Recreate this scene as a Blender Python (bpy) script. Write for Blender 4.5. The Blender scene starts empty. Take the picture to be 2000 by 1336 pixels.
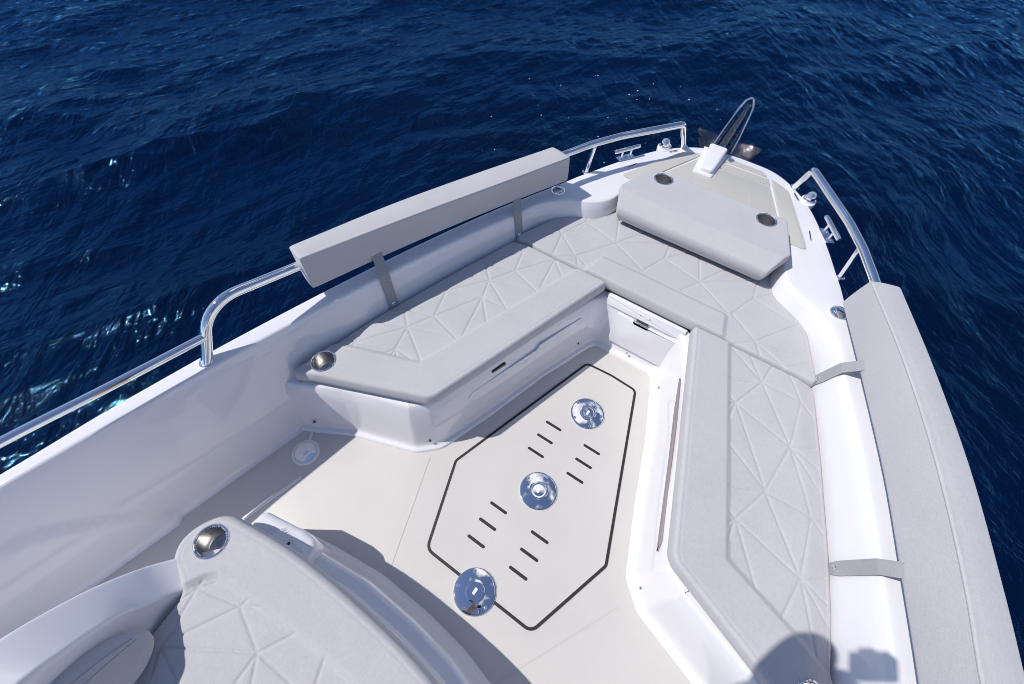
import bpy, bmesh, math, random, mathutils
import numpy as np
FAB = (.490, .482, .495); DECK = (.595, .57, .545); MATC = (.52, .50, .46)
SEA_Z = -.62
OC = dict(scale=.14, chop=1.0, wind=2.9, align=.3, dir=math.radians(25), seed=4, cx=0., cy=6.)
SEA_A = (.0002, .0022, .012, 1); SEA_B = (.0004, .0068, .036, 1); SEA_GLOSS = (.14, .41, .72, 1); SEA_ROUGH = .042; SEA_IOR = 1.44
RIPPLES = [(1.3, 3.4, 132, 4.5, .35, .066), (2.2, 5.5, 78, 5., .3, .036), (6., 13., 112, 2., .1, .0030), (45., 70., 100, 2., 0., .0013)]
SUN_DIR = (.481, .312, -.819); SUN = 3.75; SKY = .112; EXPOSURE = 0.
SKY_TINT = (1., .93, 1., 1); CLOUD_SC = 2.7; CLOUD = (.62, .72); CLOUD_DIR = (-.06, .34, .94); CLOUD_BIAS = .13; CLOUD_COL = (9, 9.2, 9.8, 1); CLOUD_OFF = (0, 0, 0)
# quilting seams (x0, y0, x1, y1), in metres on each cushion
QL = [(-1.052, -0.22, -0.98, -0.23), (-1.011, -0.142, -0.98, -0.23), (-0.98, -0.23, -0.988, -0.282), (-0.98, -0.23, -0.955, -0.266), (-0.98, -0.23, -0.848, -0.032), (-0.98, -0.23, -0.859, -0.178), (-0.848, -0.032, -0.934, 0.038), (-0.848, -0.032, -0.98, -0.084), (-0.848, -0.032, -0.812, -0.151), (-0.848, -0.032, -0.677, -0.139), (-0.848, -0.032, -0.665, 0.035), (-0.848, -0.032, -0.79, 0.085), (-0.812, -0.151, -0.844, -0.219), (-0.812, -0.151, -0.798, -0.199), (-0.812, -0.151, -0.773, -0.188), (-0.812, -0.151, -0.716, -0.154), (-0.934, 0.038, -0.79, 0.085), (-0.934, 0.038, -0.84, 0.238), (-0.79, 0.085, -0.625, 0.043), (-0.79, 0.085, -0.84, 0.238), (-0.79, 0.085, -0.678, 0.308), (-0.84, 0.238, -0.889, 0.236), (-0.84, 0.238, -0.866, 0.318), (-0.84, 0.238, -0.685, 0.31), (-0.84, 0.238, -0.716, 0.419), (-0.678, 0.308, -0.716, 0.419), (-0.678, 0.308, -0.617, 0.076), (-0.678, 0.308, -0.575, 0.199), (-0.678, 0.308, -0.566, 0.318), (-0.716, 0.419, -0.798, 0.499), (-0.716, 0.419, -0.855, 0.369), (-0.716, 0.419, -0.539, 0.314), (-0.716, 0.419, -0.648, 0.546), (-0.716, 0.419, -0.554, 0.478), (-0.648, 0.546, -0.798, 0.499), (-0.798, 0.499, -0.691, 0.687), (-0.648, 0.546, -0.487, 0.494), (-0.648, 0.546, -0.691, 0.687), (-0.648, 0.546, -0.525, 0.734), (-0.525, 0.734, -0.485, 0.528), (-0.525, 0.734, -0.433, 0.65), (-0.691, 0.687, -0.751, 0.691), (-0.691, 0.687, -0.69, 0.726)]
QR = [(0.386, 0.746, 0.583, 0.624), (0.497, 0.737, 0.583, 0.624), (0.598, 0.742, 0.583, 0.624), (0.448, 0.556, 0.583, 0.624), (0.583, 0.624, 0.518, 0.461), (0.583, 0.624, 0.747, 0.626), (0.583, 0.624, 0.758, 0.391), (0.668, 0.739, 0.747, 0.626), (0.747, 0.626, 0.813, 0.591), (0.747, 0.626, 0.758, 0.391), (0.473, 0.489, 0.518, 0.461), (0.497, 0.435, 0.518, 0.461), (0.518, 0.461, 0.516, 0.339), (0.518, 0.461, 0.758, 0.391), (0.518, 0.461, 0.724, 0.162), (0.758, 0.391, 0.856, 0.463), (0.758, 0.391, 0.877, 0.373), (0.758, 0.391, 0.903, 0.283), (0.758, 0.391, 0.724, 0.162), (0.53, 0.28, 0.724, 0.162), (0.591, 0.095, 0.724, 0.162), (0.724, 0.158, 0.662, -0.0), (0.724, 0.158, 0.89, 0.164), (0.724, 0.158, 0.903, -0.065), (0.89, 0.164, 0.932, 0.178), (0.89, 0.164, 0.943, 0.136), (0.89, 0.164, 0.903, -0.065), (0.662, -0.0, 0.606, 0.033), (0.662, -0.0, 0.634, -0.044), (0.662, -0.0, 0.661, -0.132), (0.662, -0.0, 0.814, -0.222), (0.662, -0.0, 0.903, -0.065), (0.903, -0.065, 0.981, -0.007), (0.903, -0.065, 0.999, -0.085), (0.903, -0.065, 1.018, -0.148), (0.903, -0.065, 1.019, -0.297), (0.903, -0.065, 0.875, -0.244), (1.019, -0.297, 1.044, -0.285), (0.758, 0.391, 0.89, 0.164)]
QB = [(-0.672, 0.97, -0.593, 0.925), (-0.688, 0.856, -0.593, 0.925), (-0.593, 0.925, -0.553, 0.76), (-0.593, 0.925, -0.454, 0.823), (-0.593, 0.925, -0.538, 1.091), (-0.593, 0.925, -0.346, 1.038), (-0.538, 1.091, -0.552, 1.19), (-0.538, 1.091, -0.416, 1.258), (-0.538, 1.091, -0.32, 1.036), (-0.32, 1.036, -0.404, 1.245), (-0.32, 1.036, -0.221, 1.231), (-0.32, 1.036, -0.094, 1.203), (-0.32, 1.036, -0.118, 0.932), (-0.32, 1.036, -0.449, 0.827), (-0.449, 0.827, -0.397, 0.755), (-0.449, 0.827, -0.378, 0.796), (-0.519, 0.766, -0.449, 0.827), (-0.118, 0.932, -0.062, 1.082), (-0.062, 1.082, -0.079, 1.224), (-0.062, 1.082, 0.151, 1.031), (-0.062, 1.082, 0.061, 1.238), (0.151, 1.031, 0.076, 1.23), (0.151, 1.031, 0.245, 1.223), (0.151, 1.031, 0.391, 1.222), (0.151, 1.031, 0.093, 0.921), (0.151, 1.031, 0.328, 0.922), (0.41, 1.084, 0.393, 1.215), (0.41, 1.084, 0.524, 1.225), (0.41, 1.084, 0.352, 0.924), (0.41, 1.084, 0.629, 1.038), (0.352, 0.924, 0.493, 0.825), (0.493, 0.825, 0.629, 1.038), (0.629, 1.038, 0.586, 1.115), (0.629, 1.038, 0.655, 1.088), (0.629, 1.038, 0.666, 1.021), (0.493, 0.825, 0.419, 0.759), (0.493, 0.824, 0.644, 0.762), (0.493, 0.824, 0.723, 0.884), (0.644, 0.762, 0.731, 0.849), (0.493, 0.824, 0.534, 0.763)]
QA = [(-0.678, -1.175, -0.694, -1.229), (-0.678, -1.175, -0.649, -1.265), (-0.678, -1.175, -0.701, -1.173), (-0.678, -1.175, -0.687, -1.133), (-0.678, -1.175, -0.646, -1.136), (-0.678, -1.175, -0.531, -1.134), (-0.531, -1.134, -0.608, -1.272), (-0.531, -1.134, -0.523, -1.1), (-0.531, -1.134, -0.463, -1.092), (-0.531, -1.134, -0.392, -1.179), (-0.392, -1.179, -0.569, -1.285), (-0.392, -1.179, -0.386, -1.257), (-0.392, -1.179, -0.348, -1.235), (-0.392, -1.179, -0.337, -1.082), (-0.392, -1.179, -0.257, -1.174), (-0.227, -1.077, -0.2, -1.136), (-0.569, -1.285, -0.635, -1.325), (-0.635, -1.325, -0.517, -1.345), (-0.635, -1.325, -0.635, -1.274), (-0.635, -1.325, -0.59, -1.377)]
PI = math.pi
random.seed(7); RNG = np.random.default_rng(11)
scene = bpy.context.scene
COL = scene.collection

# ------------------------------------------------------------------ materials
def new_mat(name):
    m = bpy.data.materials.new(name); m.use_nodes = True
    nt = m.node_tree
    return m, nt, nt.nodes['Principled BSDF']

def N(nt, typ, **kw):
    n = nt.nodes.new(typ)
    for k, v in kw.items():
        if k in n.inputs: n.inputs[k].default_value = v
        else: setattr(n, k, v)
    return n

def simple(name, col, rough=.5, metal=0., coat=0.):
    m, nt, b = new_mat(name)
    b.inputs['Base Color'].default_value = (*col, 1)
    b.inputs['Roughness'].default_value = rough
    b.inputs['Metallic'].default_value = metal
    b.inputs['Coat Weight'].default_value = coat
    return m

def gelcoat():
    m, nt, b = new_mat('white_gelcoat')
    tc = N(nt, 'ShaderNodeTexCoord')
    n1 = N(nt, 'ShaderNodeTexNoise', Scale=2.2, Detail=3.)
    nt.links.new(tc.outputs['Object'], n1.inputs['Vector'])
    r = N(nt, 'ShaderNodeMixRGB'); r.inputs[1].default_value = (.765, .752, .772, 1); r.inputs[2].default_value = (.79, .778, .795, 1)
    nt.links.new(n1.outputs['Fac'], r.inputs[0]); nt.links.new(r.outputs[0], b.inputs['Base Color'])
    n2 = N(nt, 'ShaderNodeTexNoise', Scale=60., Detail=4.)
    nt.links.new(tc.outputs['Object'], n2.inputs['Vector'])
    mr = N(nt, 'ShaderNodeMapRange'); mr.inputs[3].default_value = .05; mr.inputs[4].default_value = .13
    nt.links.new(n2.outputs['Fac'], mr.inputs[0]); nt.links.new(mr.outputs[0], b.inputs['Roughness'])
    n3 = N(nt, 'ShaderNodeTexNoise', Scale=5.); nt.links.new(tc.outputs['Object'], n3.inputs['Vector'])
    b.inputs['Coat Weight'].default_value = .4; b.inputs['Coat Roughness'].default_value = .03
    bp = N(nt, 'ShaderNodeBump', Strength=.10, Distance=.01)
    nt.links.new(n3.outputs['Fac'], bp.inputs['Height']); nt.links.new(bp.outputs[0], b.inputs['Normal'])
    return m

def fabric(name, col):
    m, nt, b = new_mat(name)
    tc = N(nt, 'ShaderNodeTexCoord')
    def stretched(sx, sy, sz, det=2.):
        mp = N(nt, 'ShaderNodeMapping'); mp.inputs['Scale'].default_value = (sx, sy, sz)
        nt.links.new(tc.outputs['Object'], mp.inputs['Vector'])
        n = N(nt, 'ShaderNodeTexNoise', Scale=1., Detail=det); nt.links.new(mp.outputs[0], n.inputs['Vector'])
        return n
    a = stretched(500, 60, 260); c = stretched(60, 500, 260); big = stretched(6, 6, 6, 4.)
    add = N(nt, 'ShaderNodeMath', operation='ADD'); nt.links.new(a.outputs['Fac'], add.inputs[0]); nt.links.new(c.outputs['Fac'], add.inputs[1])
    mr = N(nt, 'ShaderNodeMapRange'); mr.inputs[1].default_value = .6; mr.inputs[2].default_value = 1.4
    mr.inputs[3].default_value = .90; mr.inputs[4].default_value = 1.09
    nt.links.new(add.outputs[0], mr.inputs[0])
    mb = N(nt, 'ShaderNodeMapRange'); mb.inputs[3].default_value = .93; mb.inputs[4].default_value = 1.06
    nt.links.new(big.outputs['Fac'], mb.inputs[0])
    mu = N(nt, 'ShaderNodeMath', operation='MULTIPLY'); nt.links.new(mr.outputs[0], mu.inputs[0]); nt.links.new(mb.outputs[0], mu.inputs[1])
    sc = N(nt, 'ShaderNodeVectorMath', operation='SCALE'); sc.inputs[0].default_value = col
    nt.links.new(mu.outputs[0], sc.inputs['Scale']); nt.links.new(sc.outputs[0], b.inputs['Base Color'])
    b.inputs['Roughness'].default_value = .82
    b.inputs['Specular IOR Level'].default_value = .3
    b.inputs['Sheen Weight'].default_value = .15
    b.inputs['Sheen Roughness'].default_value = .5
    wr = stretched(9, 9, 9, 3.)
    m3 = N(nt, 'ShaderNodeMath', operation='MULTIPLY_ADD'); nt.links.new(wr.outputs['Fac'], m3.inputs[0]); m3.inputs[1].default_value = 2.
    nt.links.new(add.outputs[0], m3.inputs[2])
    bp = N(nt, 'ShaderNodeBump', Strength=.25, Distance=.0010)
    nt.links.new(m3.outputs[0], bp.inputs['Height']); nt.links.new(bp.outputs[0], b.inputs['Normal'])
    return m

def decking(name, col):
    m, nt, b = new_mat(name)
    tc = N(nt, 'ShaderNodeTexCoord')
    n1 = N(nt, 'ShaderNodeTexNoise', Scale=3., Detail=5.); nt.links.new(tc.outputs['Object'], n1.inputs['Vector'])
    n2 = N(nt, 'ShaderNodeTexNoise', Scale=420., Detail=2.); nt.links.new(tc.outputs['Object'], n2.inputs['Vector'])
    mr = N(nt, 'ShaderNodeMapRange'); mr.inputs[3].default_value = .92; mr.inputs[4].default_value = 1.07
    nt.links.new(n1.outputs['Fac'], mr.inputs[0])
    m2 = N(nt, 'ShaderNodeMapRange'); m2.inputs[3].default_value = .94; m2.inputs[4].default_value = 1.06
    nt.links.new(n2.outputs['Fac'], m2.inputs[0])
    mu = N(nt, 'ShaderNodeMath', operation='MULTIPLY'); nt.links.new(mr.outputs[0], mu.inputs[0]); nt.links.new(m2.outputs[0], mu.inputs[1])
    sc = N(nt, 'ShaderNodeVectorMath', operation='SCALE'); sc.inputs[0].default_value = col
    nt.links.new(mu.outputs[0], sc.inputs['Scale']); nt.links.new(sc.outputs[0], b.inputs['Base Color'])
    b.inputs['Roughness'].default_value = .42
    bp = N(nt, 'ShaderNodeBump', Strength=.25, Distance=.0006)
    nt.links.new(n2.outputs['Fac'], bp.inputs['Height']); nt.links.new(bp.outputs[0], b.inputs['Normal'])
    return m

def steel(name, rough, col=(.86, .86, .87), spots=False, brushed=False, cast=False):
    m, nt, b = new_mat(name)
    b.inputs['Metallic'].default_value = 1.; b.inputs['Base Color'].default_value = (*col, 1)
    b.inputs['Roughness'].default_value = rough
    tc = N(nt, 'ShaderNodeTexCoord')
    if spots:
        n = N(nt, 'ShaderNodeTexNoise', Scale=170., Detail=2.); nt.links.new(tc.outputs['Object'], n.inputs['Vector'])
        mr = N(nt, 'ShaderNodeMapRange'); mr.inputs[1].default_value = .68; mr.inputs[2].default_value = .74
        mr.inputs[3].default_value = rough; mr.inputs[4].default_value = .14
        nt.links.new(n.outputs['Fac'], mr.inputs[0]); nt.links.new(mr.outputs[0], b.inputs['Roughness'])
    if cast:
        n = N(nt, 'ShaderNodeTexNoise', Scale=34., Detail=3.); nt.links.new(tc.outputs['Object'], n.inputs['Vector'])
        bp = N(nt, 'ShaderNodeBump', Strength=.9, Distance=.012); nt.links.new(n.outputs['Fac'], bp.inputs['Height']); nt.links.new(bp.outputs[0], b.inputs['Normal'])
    if brushed:
        b.inputs['Anisotropic'].default_value = .75
        tg = N(nt, 'ShaderNodeTangent', direction_type='RADIAL', axis='Z')
        nt.links.new(tg.outputs[0], b.inputs['Tangent'])
        mp = N(nt, 'ShaderNodeMapping'); mp.inputs['Scale'].default_value = (4, 4, 900)
        nt.links.new(tc.outputs['Object'], mp.inputs['Vector'])
        n = N(nt, 'ShaderNodeTexNoise', Scale=1., Detail=2.); nt.links.new(mp.outputs[0], n.inputs['Vector'])
        bp = N(nt, 'ShaderNodeBump', Strength=.15, Distance=.0005)
        nt.links.new(n.outputs['Fac'], bp.inputs['Height']); nt.links.new(bp.outputs[0], b.inputs['Normal'])
    return m

def water():
    m = bpy.data.materials.new('sea_water'); m.use_nodes = True; nt = m.node_tree; nt.nodes.clear()
    tc = N(nt, 'ShaderNodeTexCoord')
    n0 = N(nt, 'ShaderNodeTexNoise', Scale=.5, Detail=4.); nt.links.new(tc.outputs['Object'], n0.inputs['Vector'])
    mx = N(nt, 'ShaderNodeMixRGB'); mx.inputs[1].default_value = SEA_A; mx.inputs[2].default_value = SEA_B
    nt.links.new(n0.outputs['Fac'], mx.inputs[0])
    def rip(along, across, deg, det, dist):
        mp = N(nt, 'ShaderNodeMapping', vector_type='TEXTURE'); mp.inputs['Scale'].default_value = (1/along, 1/across, 1/along); mp.inputs['Rotation'].default_value = (0, 0, math.radians(deg))
        nt.links.new(tc.outputs['Object'], mp.inputs['Vector'])
        n = N(nt, 'ShaderNodeTexNoise', Scale=1., Detail=det, Distortion=dist); n.inputs['Roughness'].default_value = .55; nt.links.new(mp.outputs[0], n.inputs['Vector'])
        return n
    prev = None
    for along, across, deg, det, dist, amp in RIPPLES:
        r_ = rip(along, across, deg, det, dist); b_ = N(nt, 'ShaderNodeBump', Strength=1., Distance=amp)
        nt.links.new(r_.outputs['Fac'], b_.inputs['Height'])
        if prev: nt.links.new(prev.outputs[0], b_.inputs['Normal'])
        prev = b_
    df = N(nt, 'ShaderNodeBsdfDiffuse'); nt.links.new(mx.outputs[0], df.inputs['Color'])
    gl = N(nt, 'ShaderNodeBsdfGlossy', Roughness=SEA_ROUGH); gl.inputs['Color'].default_value = SEA_GLOSS
    fr = N(nt, 'ShaderNodeFresnel', IOR=SEA_IOR); ms = N(nt, 'ShaderNodeMixShader'); out = N(nt, 'ShaderNodeOutputMaterial')
    for nd in (df, gl, fr): nt.links.new(prev.outputs[0], nd.inputs['Normal'])
    nt.links.new(fr.outputs[0], ms.inputs[0]); nt.links.new(df.outputs[0], ms.inputs[1]); nt.links.new(gl.outputs[0], ms.inputs[2]); nt.links.new(ms.outputs[0], out.inputs['Surface'])
    return m

M = dict(
    gel=gelcoat(), fab=fabric('grey_upholstery', FAB), fabdark=fabric('grey_strap_webbing', (.34, .34, .35)),
    deck=decking('cream_decking', DECK), mat=decking('beige_deck_mat', MATC),
    chrome=steel('polished_steel', .035), anchor=steel('anchor_steel', .06, (.20, .205, .215), cast=True), plate=steel('polished_plate', .03, (.90, .90, .91), spots=True),  # anchor: dark base colour stands in for the sea it reflects
    brushed=steel('brushed_steel', .24, (.66, .645, .625), brushed=True), darkst=steel('dark_steel', .3, (.12, .12, .13)),
    rubber=simple('black_rubber', (.018, .017, .018), .55), taupe=simple('taupe_recess_shade', (.27, .235, .24), .5),
    gap=simple('shadow_gap', (.05, .05, .055), .7), white=simple('white_plastic', (.78, .78, .79), .3), seam=simple('seam_line', (.54, .52, .495), .6),
    glass=simple('lens_plastic', (.5, .52, .55), .05), skin=simple('skin', (.45, .27, .19), .5), shirt=simple('shirt', (.05, .06, .09), .8),
    shorts=simple('shorts', (.22, .17, .10), .8), hair=simple('hair', (.03, .02, .015), .6), black=simple('black_plastic', (.015, .015, .016), .4),
    foam=simple('foam', (.7, .74, .78), .4), sea=water())

# ------------------------------------------------------------------ object helpers
def link(o, parent=None):
    COL.objects.link(o)
    if parent is not None: o.parent = parent
    return o

def tag(o, label=None, cat=None, group=None, kind=None):
    if label: o['label'] = label
    if cat: o['category'] = cat
    if group: o['group'] = group
    if kind: o['kind'] = kind
    return o

def empty(name, loc, label, cat, group=None):
    o = bpy.data.objects.new(name, None); o.location = loc; o.empty_display_size = .1
    link(o); tag(o, label, cat, group); bpy.context.view_layer.update()
    return o

def mesh(name, V, F, mat, parent=None, smooth=True, sharp=None):
    me = bpy.data.meshes.new(name)
    V = [tuple(map(float, v)) for v in V]
    if parent is not None and parent.type == 'EMPTY':
        L = parent.location; V = [(a - L.x, b - L.y, c - L.z) for a, b, c in V]
    elif parent is not None:
        p = parent; off = mathutils.Vector((0, 0, 0))
        while p is not None: off = off + p.location; p = p.parent
        V = [(a - off.x, b - off.y, c - off.z) for a, b, c in V]
    me.from_pydata(V, [], F); me.update()
    bm = bmesh.new(); bm.from_mesh(me)
    bmesh.ops.remove_doubles(bm, verts=bm.verts, dist=1e-6)
    bmesh.ops.recalc_face_normals(bm, faces=bm.faces)
    bm.to_mesh(me); bm.free()
    if smooth:
        for p in me.polygons: p.use_smooth = True
        if sharp is not None: me.set_sharp_from_angle(angle=math.radians(sharp))
    if isinstance(mat, (list, tuple)):
        for x in mat: me.materials.append(x)
    else: me.materials.append(mat)
    o = bpy.data.objects.new(name, me)
    return link(o, parent)

class Geo:
    def __init__(s): s.V = []; s.F = []
    def add(s, V, F):
        k = len(s.V); s.V += [tuple(v) for v in V]; s.F += [tuple(i + k for i in f) for f in F]
    def make(s, name, mat, parent=None, smooth=True, sharp=40): return mesh(name, s.V, s.F, mat, parent, smooth, sharp)

def grid_faces(nr, nc, closed_c=False, closed_r=False):
    F = []
    for i in range(nr if closed_r else nr - 1):
        for j in range(nc if closed_c else nc - 1):
            i2 = (i + 1) % nr; j2 = (j + 1) % nc
            F.append((i*nc + j, i*nc + j2, i2*nc + j2, i2*nc + j))
    return F

def catmull(P, n=12, closed=False):
    P = np.array(P, float); out = []
    m = len(P)
    for i in range(m if closed else m - 1):
        if closed: p0, p1, p2, p3 = P[(i-1) % m], P[i], P[(i+1) % m], P[(i+2) % m]
        else:
            p1, p2 = P[i], P[i+1]; p0 = P[i-1] if i > 0 else 2*p1 - p2; p3 = P[i+2] if i + 2 < m else 2*p2 - p1
        a0, a1, a2 = [max(np.linalg.norm(q), 1e-6)**.5 for q in (p1-p0, p2-p1, p3-p2)]
        t0, t1, t2, t3 = 0, a0, a0+a1, a0+a1+a2
        for k in range(n):
            t = t1 + (t2 - t1)*k/n
            A1 = (t1-t)/(t1-t0)*p0 + (t-t0)/(t1-t0)*p1; A2 = (t2-t)/(t2-t1)*p1 + (t-t1)/(t2-t1)*p2; A3 = (t3-t)/(t3-t2)*p2 + (t-t2)/(t3-t2)*p3
            B1 = (t2-t)/(t2-t0)*A1 + (t-t0)/(t2-t0)*A2; B2 = (t3-t)/(t3-t1)*A2 + (t-t1)/(t3-t1)*A3
            out.append((t2-t)/(t2-t1)*B1 + (t-t1)/(t2-t1)*B2)
    if not closed: out.append(P[-1])
    return np.array(out)

def round_poly(pts, closed=True, seg=7):
    """pts: (x, y, r); returns the outline with each corner filleted by radius r"""
    out = []; n = len(pts)
    for i in range(n):
        p = np.array(pts[i][:2], float); r = pts[i][2] if len(pts[i]) > 2 else 0.
        if r <= 0 or (not closed and i in (0, n-1)): out.append(p); continue
        a = np.array(pts[i-1][:2], float) - p; b = np.array(pts[(i+1) % n][:2], float) - p
        la, lb = np.linalg.norm(a), np.linalg.norm(b); a /= la; b /= lb
        ang = math.acos(max(-1, min(1, a @ b)))
        if ang > PI - .02: out.append(p); continue
        d = min(r/math.tan(ang/2), .48*la, .48*lb); r2 = d*math.tan(ang/2)
        c = p + (a + b)/np.linalg.norm(a + b)*(r2/math.sin(ang/2))
        s = p + a*d - c; e = p + b*d - c
        t0 = math.atan2(s[1], s[0]); t1 = math.atan2(e[1], e[0]); dt = (t1 - t0 + PI) % (2*PI) - PI
        for k in range(seg + 1):
            t = t0 + dt*k/seg; out.append(c + r2*np.array([math.cos(t), math.sin(t)]))
    return np.array(out)

def densify(P, step, closed=False):
    P = np.array(P, float); out = []
    n = len(P)
    for i in range(n if closed else n - 1):
        a, b = P[i], P[(i+1) % n]; k = max(1, int(np.linalg.norm(b - a)/step))
        for j in range(k): out.append(a + (b - a)*j/k)
    if not closed: out.append(P[-1])
    return np.array(out)

def tangents(P, closed=False):
    P = np.array(P, float)
    if closed: T = np.roll(P, -1, 0) - np.roll(P, 1, 0)
    else: T = np.gradient(P, axis=0)
    return T/np.maximum(np.linalg.norm(T, axis=1, keepdims=True), 1e-9)

def tube(geo, path, r, n=16, caps=True, up=(0, 0, 1), flat=1.):
    P = np.array(path, float); T = tangents(P); V = []
    up = np.array(up, float); nrm = None
    rr = r if hasattr(r, '__len__') else [r]*len(P)
    for i in range(len(P)):
        t = T[i]
        if nrm is None:
            u = up if abs(t @ up) < .95 else np.array([1., 0, 0])
            nrm = np.cross(np.cross(t, u), t)
        nrm = nrm - (nrm @ t)*t; nrm /= np.linalg.norm(nrm); bi = np.cross(t, nrm)
        for k in range(n):
            a = 2*PI*k/n; V.append(P[i] + rr[i]*(math.cos(a)*flat*nrm + math.sin(a)*bi))
    F = grid_faces(len(P), n, closed_c=True)
    if caps:
        m = len(V); V += [P[0], P[-1]]
        for k in range(n):
            F.append((m, (k+1) % n, k)); q = (len(P)-1)*n; F.append((m+1, q+k, q+(k+1) % n))
    geo.add(V, F)

def arc_path(pts, seg=8):
    """3-D polyline (x, y, z, r) with rounded corners"""
    out = []; n = len(pts)
    for i in range(n):
        p = np.array(pts[i][:3], float); r = pts[i][3] if len(pts[i]) > 3 else 0
        if r <= 0 or i in (0, n-1): out.append(p); continue
        a = np.array(pts[i-1][:3], float) - p; b = np.array(pts[i+1][:3], float) - p
        la, lb = np.linalg.norm(a), np.linalg.norm(b); a /= la; b /= lb
        ang = math.acos(max(-1, min(1, a @ b)))
        if ang > PI - .03: out.append(p); continue
        d = min(r/math.tan(ang/2), .48*la, .48*lb); r2 = d*math.tan(ang/2)
        c = p + (a + b)/np.linalg.norm(a + b)*(r2/math.sin(ang/2))
        s = p + a*d - c; e = p + b*d - c; tot = math.acos(max(-1, min(1, (s @ e)/(r2*r2))))
        for k in range(seg + 1):
            t = k/seg; out.append(c + (math.sin((1-t)*tot)*s + math.sin(t*tot)*e)/math.sin(tot))
    return np.array(out)

def frame_for(axis):
    a = np.array(axis, float); a /= np.linalg.norm(a)
    u = np.array([1., 0, 0]) if abs(a[0]) < .9 else np.array([0, 1., 0])
    e1 = u - (u @ a)*a; e1 /= np.linalg.norm(e1); return e1, np.cross(a, e1), a

def lathe(geo, prof, c, axis=(0, 0, 1), n=40, caps=True):
    e1, e2, a = frame_for(axis); c = np.array(c, float); V = []
    for r, z in prof:
        for k in range(n):
            t = 2*PI*k/n; V.append(c + a*z + r*(math.cos(t)*e1 + math.sin(t)*e2))
    F = grid_faces(len(prof), n, closed_c=True)
    for ri, rev in ((0, True), (len(prof)-1, False)):
        if caps and prof[ri][0] > 1e-6:
            f = tuple(ri*n + k for k in range(n)); F.append(f[::-1] if rev else f)
    geo.add(V, F)

def prism(geo, outline, z0, z1, bev=.004, seg=3):
    """outline extruded z0..z1 with a rounded top edge; z1 may be a function of (x, y)"""
    P = np.array(outline, float)
    area = .5*np.sum(P[:, 0]*np.roll(P[:, 1], -1) - np.roll(P[:, 0], -1)*P[:, 1])
    if area < 0: P = P[::-1]
    T = tangents(P, True); Nn = np.stack([T[:, 1], -T[:, 0]], 1)
    zf = z1 if callable(z1) else (lambda x, y: z1)
    rings = [(0., None)] + [(bev*(1 - math.cos(PI/2*k/seg)), bev*(1 - math.sin(PI/2*k/seg))) for k in range(seg + 1)]
    V = []
    for ins, drop in rings:
        for i in range(len(P)):
            x, y = P[i] - Nn[i]*ins
            V.append((x, y, z0 if drop is None else zf(x, y) - drop))
    n = len(P); F = grid_faces(len(rings), n, closed_c=True)
    F.append(tuple((len(rings)-1)*n + k for k in range(n))); F.append(tuple(range(n))[::-1])
    geo.add(V, F)

def box(geo, c, s, bev=.003, rot=None):
    x, y, z = [k/2 for k in s]
    g = Geo(); prism(g, round_poly([(-x, -y, bev), (x, -y, bev), (x, y, bev), (-x, y, bev)], seg=3), -z, z, bev)
    R = rot if rot is not None else np.eye(3)
    geo.add([np.array(c) + R @ np.array(v) for v in g.V], g.F)

def rotz(a): return np.array([[math.cos(a), -math.sin(a), 0], [math.sin(a), math.cos(a), 0], [0, 0, 1]])

# ------------------------------------------------------------------ heightfield cushions
def sdist(X, Y, poly):
    P = np.array(poly, float); Q = np.roll(P, -1, 0)
    best = np.full(X.shape, 1e9); inside = np.zeros(X.shape, bool); NX = np.zeros(X.shape); NY = np.zeros(X.shape)
    for (ax, ay), (bx_, by_) in zip(P, Q):
        dx, dy = bx_ - ax, by_ - ay; L = dx*dx + dy*dy
        if L < 1e-14: continue
        t = np.clip(((X-ax)*dx + (Y-ay)*dy)/L, 0, 1); px = ax + t*dx; py = ay + t*dy
        d = (X-px)**2 + (Y-py)**2; m = d < best
        best = np.where(m, d, best); NX = np.where(m, px, NX); NY = np.where(m, py, NY)
        c = ((ay > Y) != (by_ > Y)) & (X < (bx_-ax)*(Y-ay)/((by_-ay) if by_ != ay else 1e-12) + ax); inside ^= c
    return np.where(inside, 1, -1)*np.sqrt(best), NX, NY

def segdist(X, Y, segs):
    best = np.full(X.shape, 1e9)
    for ax, ay, bx_, by_ in segs:
        dx, dy = bx_-ax, by_-ay; L = max(dx*dx + dy*dy, 1e-12)
        t = np.clip(((X-ax)*dx + (Y-ay)*dy)/L, 0, 1)
        best = np.minimum(best, (X-ax-t*dx)**2 + (Y-ay-t*dy)**2)
    return np.sqrt(best)

def sstep(x): x = np.clip(x, 0, 1); return x*x*(3 - 2*x)

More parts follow.
